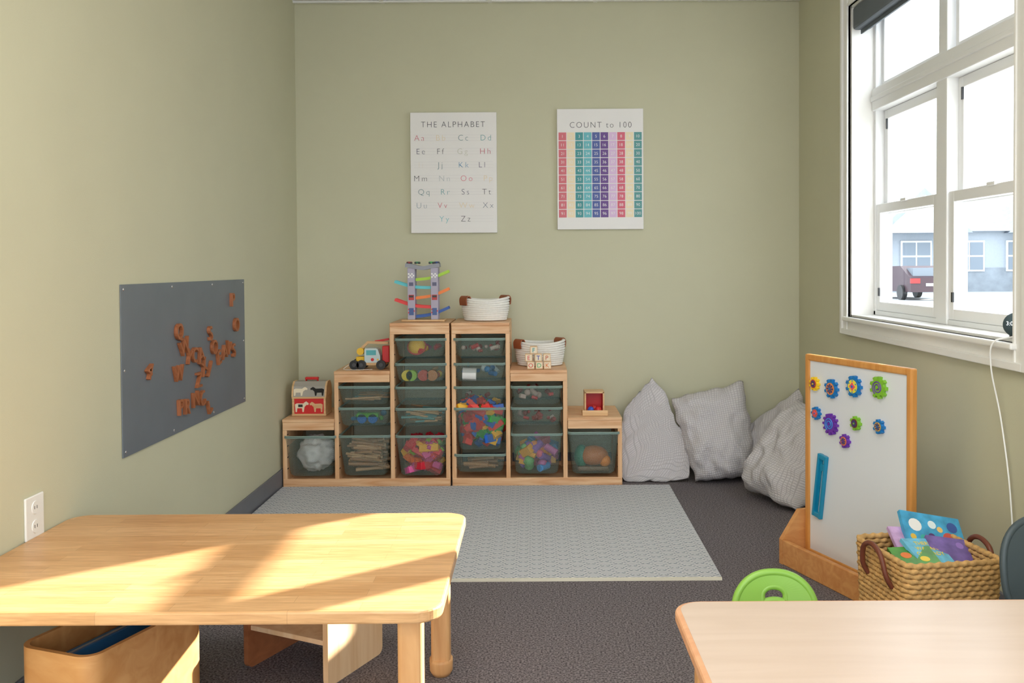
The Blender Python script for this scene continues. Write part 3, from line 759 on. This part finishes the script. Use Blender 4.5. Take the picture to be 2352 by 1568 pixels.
# ---------------------------------------------------------------- whiteboard stand
frw=wood('whiteboard_frame_wood',(204,138,66),(220,158,88),'z',8); frw2=wood('stand_wood',(204,138,80),(220,160,100),'x',8)
wbm=plain('whiteboard_surface',(228,232,238),0.25,var=0.0)
b=MB('whiteboard_stand')
P0=Vector((1.118,3.70,0)); P1=Vector((1.320,3.14,0)); d=(P1-P0).normalized(); LN=(P1-P0).length; nn=d.cross(Vector((0,0,1)))
MW=frame(P0,d,(0,0,1),nn)
zb0,zt0=0.036,0.853
b.box(0.02,LN-0.02,zb0+0.02,zt0-0.02,-0.006,0.006,wbm,M=MW)
fw=0.026
b.box(0,fw,zb0,zt0,-0.014,0.014,frw,bev=0.006,M=MW); b.box(LN-fw,LN,zb0,zt0,-0.014,0.014,frw,bev=0.006,M=MW)
b.box(0.01,LN-0.01,zt0-fw,zt0,-0.0135,0.0135,frw,bev=0.006,M=MW); b.box(0.01,LN-0.01,zb0,zb0+fw,-0.0135,0.0135,frw,bev=0.006,M=MW)
pr=[(-0.12,0.0),(0.12,0.0),(0.12,0.10),(0.035,0.215),(-0.035,0.215),(-0.12,0.10)]
for xx in (-0.024,LN+0.002):
    b.prism(pr,xx,xx+0.022,frw2,M=frame(P0,nn,(0,0,1),d*1.0) )
for zz in (-0.12,0.10):
    b.box(-0.002,LN+0.002,0.0,0.10,zz,zz+0.02,frw2,bev=0.004,M=MW)
b.box(-0.002,LN+0.002,0.012,0.034,-0.10,0.10,frw2,M=MW)
b.finish()
def gear(t,z,r,col,cc2,style,teeth=9):
    b=MB('magnetic_gear'); M=MW@Matrix.Translation((t*LN,z,0.0065))
    g=[]
    for i in range(teeth):
        for a,rr in ((-0.5,0.74),(-0.27,0.76),(-0.2,1.0),(0.2,1.0),(0.27,0.76)):
            th=2*PI*(i+a)/teeth; g.append((r*rr*math.cos(th),r*rr*math.sin(th)))
    m=rb(*col); m2=rb(*cc2)
    b.prism(g,0,0.014,m,M=M)
    if style=='s':
        b.tube([(r*0.62*k/40*math.cos(k*0.42),r*0.62*k/40*math.sin(k*0.42),0.0145) for k in range(41)],0.0022,m2,seg=6,M=M)
    else:
        b.cyl((0,0,0.014),(0,0,0.0155),r*0.62,m2,M=M)
        if style=='p':
            for k in range(8):
                th=2*PI*k/8; pt=[(0.12*r,-0.02*r),(0.42*r,-0.11*r),(0.52*r,0),(0.42*r,0.11*r),(0.12*r,0.02*r)]
                pt=[(x*math.cos(th)-y*math.sin(th),x*math.sin(th)+y*math.cos(th)) for x,y in pt]
                b.prism(pt,0.0155,0.017,rb(60,70,120),M=M)
        if style=='q':
            pt=[(0.42*r*(1 if k%2==0 else 0.6)*math.cos(PI*k/4),0.42*r*(1 if k%2==0 else 0.6)*math.sin(PI*k/4)) for k in range(8)]
            b.prism(pt,0.0155,0.017,rb(236,90,120),M=M)
            for k in range(6): b.cyl((r*0.52*math.cos(k*PI/3+.5),r*0.52*math.sin(k*PI/3+.5),0.0155),(r*0.52*math.cos(k*PI/3+.5),r*0.52*math.sin(k*PI/3+.5),0.0168),r*0.07,rb(40,140,200),seg=8,M=M)
    b.cyl((0,0,0.0155),(0,0,0.0185),r*0.12,m,M=M)
    b.finish()
BL=(20,120,190); PU=(110,50,170); GR=(130,190,50)
for a in ((.108,.738,.028,(250,210,40),(200,70,60),'p'),(.284,.731,.038,BL,(236,140,70),'p'),(.503,.756,.041,BL,(245,225,70),'q'),(.728,.768,.041,GR,(110,60,170),'s'),
 (.125,.621,.026,BL,(235,90,60),'q',8),(.274,.591,.042,PU,(60,150,230),'s',12),(.52,.618,.027,GR,(120,40,60),'p',7),(.732,.626,.027,BL,(220,170,70),'p',7),(.417,.540,.027,PU,(240,130,70),'p',7)): gear(*a)
b=MB('magnetic_slide'); sl=plain('slide_teal',(20,140,180),0.35,var=0)
A=Vector((0.20*LN,0.461)); B_=Vector((0.135*LN,0.205)); ax=(A-B_).normalized(); sd=Vector((ax.y,-ax.x))
Ms=MW@frame((B_.x,B_.y,0.0065),(sd.x,sd.y,0),(ax.x,ax.y,0),(0,0,1)); LL=(A-B_).length
b.box(-0.026,-0.015,0,LL,0,0.016,sl,bev=0.002,M=Ms); b.box(0.015,0.026,0,LL,0,0.016,sl,bev=0.002,M=Ms); b.box(-0.018,-0.006,0,LL,0,0.004,sl,M=Ms);b.box(0.006,0.018,0,LL,0,0.004,sl,M=Ms)
b.box(-0.018,0.018,0,0.02,0,0.014,sl,bev=0.002,M=Ms); b.box(-0.018,0.018,LL-0.02,LL,0,0.014,sl,bev=0.002,M=Ms); b.cyl((0,LL*0.8,0),(0,LL*0.8,0.008),0.014,sl,M=Ms)
b.finish()

# ---------------------------------------------------------------- wicker basket with books
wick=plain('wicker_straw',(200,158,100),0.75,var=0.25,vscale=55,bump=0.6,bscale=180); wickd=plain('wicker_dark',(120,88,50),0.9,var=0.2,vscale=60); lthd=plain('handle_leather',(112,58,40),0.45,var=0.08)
b=MB('wicker_basket')
ang=math.radians(9); MC=Matrix.Translation((1.190,2.745,0))@Matrix.Rotation(ang,4,'Z')
hx,hy,hz=0.150,0.148,0.358; nL=24
for i in range(nL):
    t=i/(nL-1); k=0.92+0.08*t; z=0.009+i*(hz-0.017)/(nL-1)
    base_=rrect(-hx*k,hx*k,-hy*k,hy*k,0.03,5)
    P=[Vector((p[0],p[1],z)) for p in base_]; P2=[]
    per=[(P[(q+1)%len(P)]-P[q]).length for q in range(len(P))]; tot=sum(per); M_=200; q=0; acc=0
    for s_ in range(M_):
        dd=tot*s_/M_
        while acc+per[q]<dd: acc+=per[q]; q+=1
        P2.append(P[q].lerp(P[(q+1)%len(P)],(dd-acc)/per[q]))
    ph=(i%2)*PI
    b.tube(P2,0.0085,wick,seg=8,closed=True,M=MC,rf=lambda ii,a,ph=ph:0.0088*(1+0.24*math.sin(ii*2*PI*40/200+a+ph)))
o1=rrect(-hx*0.97,hx*0.97,-hy*0.97,hy*0.97,0.03,5); o2=rrect(-hx*0.89,hx*0.89,-hy*0.89,hy*0.89,0.03,5); n=len(o1)
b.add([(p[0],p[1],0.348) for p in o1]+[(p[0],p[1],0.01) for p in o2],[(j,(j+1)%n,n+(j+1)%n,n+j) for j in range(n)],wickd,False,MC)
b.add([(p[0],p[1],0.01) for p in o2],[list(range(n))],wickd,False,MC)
for sg in (-1,1):
    xo=sg*(hx+0.010)
    b.tube(smooth_curve([(xo-sg*0.006,-0.072,0.265),(xo+sg*0.012,-0.070,0.30),(xo+sg*0.018,-0.050,0.355),(xo+sg*0.018,0,0.375),(xo+sg*0.018,0.045,0.355),(xo+sg*0.012,0.062,0.30),(xo-sg*0.006,0.062,0.265)]),0.008,lthd,M=MC)
b.finish()
def book(name,M,w,h,t,cover,spots,title=None,tc=None):
    b=MB(name); cm=plain('cover_'+name+str(cover),cover,0.3,var=0.25,vscale=26)
    b.box(0,w,0,h,0,t,plain('paper_pages',(238,234,224),0.8,var=0),M=M)
    b.box(-0.001,w+0.003,-0.003,h+0.003,t,t+0.002,cm,M=M); b.box(-0.001,w+0.003,-0.003,h+0.003,-0.002,0,cm,M=M); b.box(-0.003,0,-0.003,h+0.003,-0.002,t+0.002,cm,M=M)
    for (u,v,r,c) in spots: b.cyl((u*w,v*h,t+0.002),(u*w,v*h,t+0.0026),r,rb(*c),seg=14,M=M)
    if title:
        for i,s_ in enumerate(title): b.text(s_,M@Matrix.Translation((w*0.5,h*0.78-i*0.022,t+0.0028)),0.014,rb(*tc),off=0.01)
    b.finish()
def bkM(x,y,z,rz,rx,ry=0):
    return Matrix.Translation((x,y,z))@Matrix.Rotation(math.radians(rz),4,'Z')@Matrix.Rotation(math.radians(rx),4,'X')@Matrix.Rotation(math.radians(ry),4,'Y')
book('picture_book',bkM(1.155,2.77,0.300,-4,46,16),0.20,0.17,0.01,(70,160,205),[(0.2,0.75,0.022,(235,235,235)),(0.75,0.55,0.022,(205,90,80)),(0.5,0.8,0.014,(220,235,240)),(0.3,0.5,0.012,(70,180,170)),(0.85,0.8,0.018,(60,90,160)),(0.6,0.3,0.015,(220,120,80)),(0.45,0.55,0.012,(90,60,120)),(0.12,0.5,0.010,(230,190,80)),(0.62,0.72,0.010,(240,200,120))])
book('picture_book',bkM(1.125,2.735,0.290,4,36,6),0.17,0.15,0.008,(196,160,206),[(0.3,0.8,0.012,(240,220,230))])
book('picture_book',bkM(1.205,2.70,0.300,-4,34,10),0.12,0.12,0.008,(120,100,170),[(0.8,0.8,0.012,(150,120,200))])
book('picture_book',bkM(1.150,2.665,0.312,14,26,6),0.12,0.12,0.008,(110,190,225),[],['THERE','WAS AN','OLD LADY'],(250,220,60))
book('picture_book',bkM(1.080,2.65,0.312,0,14,-2),0.12,0.11,0.01,(80,150,60),[(0.3,0.6,0.016,(230,120,40)),(0.7,0.4,0.014,(240,210,60)),(0.5,0.8,0.012,(40,90,40))])

# ---------------------------------------------------------------- tables
but=butcher('butcher_block',(208,158,108),(224,178,130)); legw=wood('table_leg_wood',(212,156,102),(230,180,126),'z',7)
def legs(b,x0,x1,y0,y1,zt,th,ins):
    for lx in (x0+ins,x1-ins):
        for ly in (y0+ins,y1-ins):
            p=rrect(lx-0.028,lx+0.028,ly-0.028,ly+0.028,0.012,4)
            b.prism(p,0.045,zt-th,legw)
            b.lathe([(0.026,0.05),(0.0345,0.05),(0.035,0.04),(0.034,0.014),(0.026,0.0),(0.0,0.0)],legw,(lx,ly,0),seg=28)
b=MB('activity_table'); a_=(-1.406,-0.207,1.965,2.763)
b.prism(rrect(*a_,0.06,8),0.436,0.465,but,bev=0.005); legs(b,*a_,0.465,0.029,0.075); b.finish()
lam=wood('table_laminate',(216,194,180),(224,203,190),'x',5,rough=0.3)
edg=wood('table_edge_wood',(222,164,126),(232,180,142),'x',7)
b=MB('activity_table')
x0,x1,y0,y1=0.305,1.42,1.25,2.02; zt=0.465
b.prism(rrect(x0,x1,y0,y1,0.06,8),zt-0.03,zt,edg,bev=0.007)
b.prism(rrect(x0+0.012,x1-0.012,y0+0.012,y1-0.012,0.05,8),zt-0.001,zt+0.0008,lam)
legs(b,x0,x1,y0,y1,zt,0.03,0.07)
b.finish()

# ---------------------------------------------------------------- plywood book bin under the table
ply=wood('birch_ply',(196,140,84),(212,160,104),'x',6)
b=MB('plywood_book_bin')
MBn=Matrix.Translation((-1.059,2.276,0))@Matrix.Rotation(math.radians(-20),4,'Z')
xa,xb,y0,y1,zt=-0.115,0.115,-0.195,0.195,0.325
o=rrect(xa,xb,y0,y1,0.045,8); i_=rrect(xa+0.012,xb-0.012,y0+0.012,y1-0.012,0.035,8); n=len(o)
b.add([(p[0],p[1],zt) for p in o]+[(p[0],p[1],0.0) for p in o],[(j,(j+1)%n,n+(j+1)%n,n+j)[::-1] for j in range(n)],ply,True,MBn)
b.add([(p[0],p[1],zt) for p in i_]+[(p[0],p[1],0.02) for p in i_],[(j,(j+1)%n,n+(j+1)%n,n+j) for j in range(n)],ply,True,MBn)
b.add([(p[0],p[1],zt) for p in o]+[(p[0],p[1],zt) for p in i_],[(j,(j+1)%n,n+(j+1)%n,n+j) for j in range(n)],ply,False,MBn)
b.add([(p[0],p[1],0.02) for p in i_],[list(range(n))],ply,False,MBn); b.add([(p[0],p[1],0.0) for p in o],[list(range(n))],ply,False,MBn)
for k,c in enumerate(((60,120,160),(150,160,165),(40,100,150),(190,190,185),(90,150,180))):
    Mb=MBn@Matrix.Translation((-0.05+k*0.03,0.0,0.022))@Matrix.Rotation(math.radians(-6),4,'Y')
    b.box(-0.005,0.005,-0.13,0.15,0.0,0.25+0.01*(k%3),rb(*c),bev=0.002,M=Mb)
b.finish()

# ---------------------------------------------------------------- cube chair
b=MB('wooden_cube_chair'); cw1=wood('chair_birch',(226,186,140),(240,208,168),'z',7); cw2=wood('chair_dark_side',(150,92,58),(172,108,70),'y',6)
A=Vector((-0.600,2.600,0)); dd=Vector((0.43,0.90,0)).normalized(); lft=Vector((-dd.y,dd.x,0))
MCh=frame(A,-lft,dd,(0,0,1))
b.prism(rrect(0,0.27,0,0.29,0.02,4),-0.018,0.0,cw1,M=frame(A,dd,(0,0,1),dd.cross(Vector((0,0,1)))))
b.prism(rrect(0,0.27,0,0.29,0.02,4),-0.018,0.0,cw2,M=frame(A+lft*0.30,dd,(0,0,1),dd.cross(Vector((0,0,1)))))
b.box(-0.300,-0.016,0.01,0.24,0.115,0.130,cw1,bev=0.002,M=MCh)
b.box(-0.300,-0.016,0.235,0.25,0.03,0.28,cw1,bev=0.002,M=MCh)
b.finish()

# ---------------------------------------------------------------- plastic chairs
def ring_plate(b,outer,inner,t,mat,M,curve=0.0):
    n=len(outer)
    def c(p,z): return (p[0],p[1],z+curve*p[0]*p[0])
    vs=[c(p,0) for p in outer]+[c(p,0) for p in inner]+[c(p,t) for p in outer]+[c(p,t) for p in inner]
    fs=[]
    for j in range(n):
        k=(j+1)%n
        fs+=[(j,n+j,n+k,k),(2*n+j,2*n+k,3*n+k,3*n+j),(j,k,2*n+k,2*n+j),(n+j,3*n+j,3*n+k,n+k)]
    b.add(vs,fs,mat,False,M)
def kid_chair(cx,cy,w,ztop,seat,mat,hole=True,rot=0,tilt=10,e=2.2):
    b=MB('child_chair'); MM=Matrix.Translation((cx,cy,0))@Matrix.Rotation(math.radians(rot),4,'Z')
    h=ztop-seat
    R=MM@frame((0,0.0,seat),(1,0,0),(0,math.sin(math.radians(tilt)),math.cos(math.radians(tilt))),(0,-math.cos(math.radians(tilt)),math.sin(math.radians(tilt))))
    N=64; hc=(0,h*0.74); outer=[];inner=[]
    for k in range(N):
        a=2*PI*k/N; ca,sa=math.cos(a),math.sin(a)
        ex,ey=w/2,h/2
        rr=(abs(ca)**e+abs(sa)**e)**(-1/e)
        outer.append((ex*rr*ca,h/2+ey*rr*sa))
        hw,hh=(w*0.15,h*0.085) if hole else (0.001,0.001)
        rr2=(abs(ca)**3.5+abs(sa)**3.5)**(-1/3.5); ix=hw*rr2*ca; inner.append((hc[0]+ix,hc[1]+hh*rr2*sa-(ix/hw)**2*h*0.05))
    ring_plate(b,outer,inner,0.014,mat,R,curve=0.9)
    b.tube([(p[0],p[1],0.007+0.9*p[0]**2) for p in outer],0.0095,mat,closed=True,M=R)
    if hole: b.tube([(p[0],p[1],0.007+0.9*p[0]**2) for p in inner],0.0085,mat,closed=True,M=R)
    sw=w*0.62
    b.prism(rrect(-sw,sw,-0.27,0.0,0.05,6),seat-0.02,seat,mat,bev=0.006,M=MM)
    for sx in (-1,1):
        b.cyl((sx*(sw-0.03),-0.03,seat-0.015),(sx*(sw-0.0),0.03,0),0.018,mat,r1=0.014,M=MM); b.cyl((sx*(sw-0.03),-0.24,seat-0.015),(sx*(sw-0.0),-0.27,0),0.018,mat,r1=0.014,M=MM)
        b.cyl((sx*w*0.36,-0.02,seat-0.01),(sx*w*0.36,0.02,seat+h*0.3),0.012,mat,M=MM)
    b.finish()
kid_chair(0.592,2.22,0.200,0.452,0.26,plain('green_plastic',(136,186,78),0.35,var=0.02))
kid_chair(1.35,2.31,0.30,0.560,0.28,plain('dark_gray_plastic',(62,74,80),0.45,var=0.02),hole=False,e=2.6)

# ---------------------------------------------------------------- smart speaker + cord
b=MB('smart_speaker_clock'); sp_=plain('speaker_fabric',(66,84,92),0.85,var=0.05,vscale=300)
SC=Vector((1.632,3.055,WZ0+0.054))
b.sphere(SC,0.046,sp_,sc=(1,1,0.93),seg=32); b.cyl((SC.x,SC.y,WZ0+0.0105),(SC.x,SC.y,WZ0+0.018),0.026,blk)
led=bpy.data.materials.new('led_display'); led.use_nodes=True; pb=led.node_tree.nodes['Principled BSDF']; pb.inputs['Base Color'].default_value=(0.9,0.95,1,1); pb.inputs['Emission Color'].default_value=(0.9,0.95,1,1); pb.inputs['Emission Strength'].default_value=0.8
dn=Vector((-0.80,-0.6,0)).normalized(); b.text('3:09',frame(SC+dn*0.0468,dn.cross(Vector((0,0,-1))),(0,0,1),dn),0.013,led,width=0.032)
b.finish()
b=MB('speaker_power_cord')
b.tube(smooth_curve([(1.64,3.02,0.985),(1.60,3.02,0.972),(1.54,3.04,0.95),(1.545,3.06,0.86),(1.572,3.05,0.70),(1.575,3.0,0.5),(1.575,2.97,0.3),(1.575,2.95,0.12)]),0.003,white,seg=6)
b.finish()

# ---------------------------------------------------------------- lights
w=bpy.data.worlds.new('world'); scene.world=w; w.use_nodes=True
bg=w.node_tree.nodes['Background']; bg.inputs[0].default_value=(0.86,0.93,1.0,1); bg.inputs[1].default_value=4.3
sd_=bpy.data.lights.new('sun','SUN'); sd_.energy=28; sd_.angle=math.radians(0.6); sd_.color=(1,0.91,0.80)
so=bpy.data.objects.new('sun',sd_); scene.collection.objects.link(so)
e=math.radians(17.9); v=Vector((-0.79*math.cos(e),-0.61*math.cos(e),-math.sin(e)))
so.rotation_euler=v.to_track_quat('-Z','Y').to_euler(); so.location=(10,10,8)
for i,(lx,ly,pw) in enumerate(((0.1,1.6,26),(0.1,-0.4,28))):  # area lamps added below the ceiling as warm interior fill, not real fixtures
    l=bpy.data.lights.new('fill_light','AREA'); l.shape='RECTANGLE'; l.size=1.2; l.size_y=0.6; l.energy=pw; l.color=(1,0.94,0.86)
    o=bpy.data.objects.new('fill_light',l); o.location=(lx,ly,ZC-0.03); scene.collection.objects.link(o)

# ---------------------------------------------------------------- camera
cam=bpy.data.cameras.new('camera'); co=bpy.data.objects.new('camera',cam); scene.collection.objects.link(co)
F=2085.0; p=1.2
cam.sensor_width=36; cam.lens=36*F/2352; cam.shift_x=-49/2352; cam.shift_y=-(784-(612+F*math.tan(math.radians(p))))/2352
cam.clip_start=0.05; cam.clip_end=500
R=Matrix.Rotation(math.radians(90-p),4,'X')@Matrix.Rotation(math.radians(-0.35),4,'Z')
co.matrix_world=Matrix.Translation((0,0,H))@R
scene.camera=co
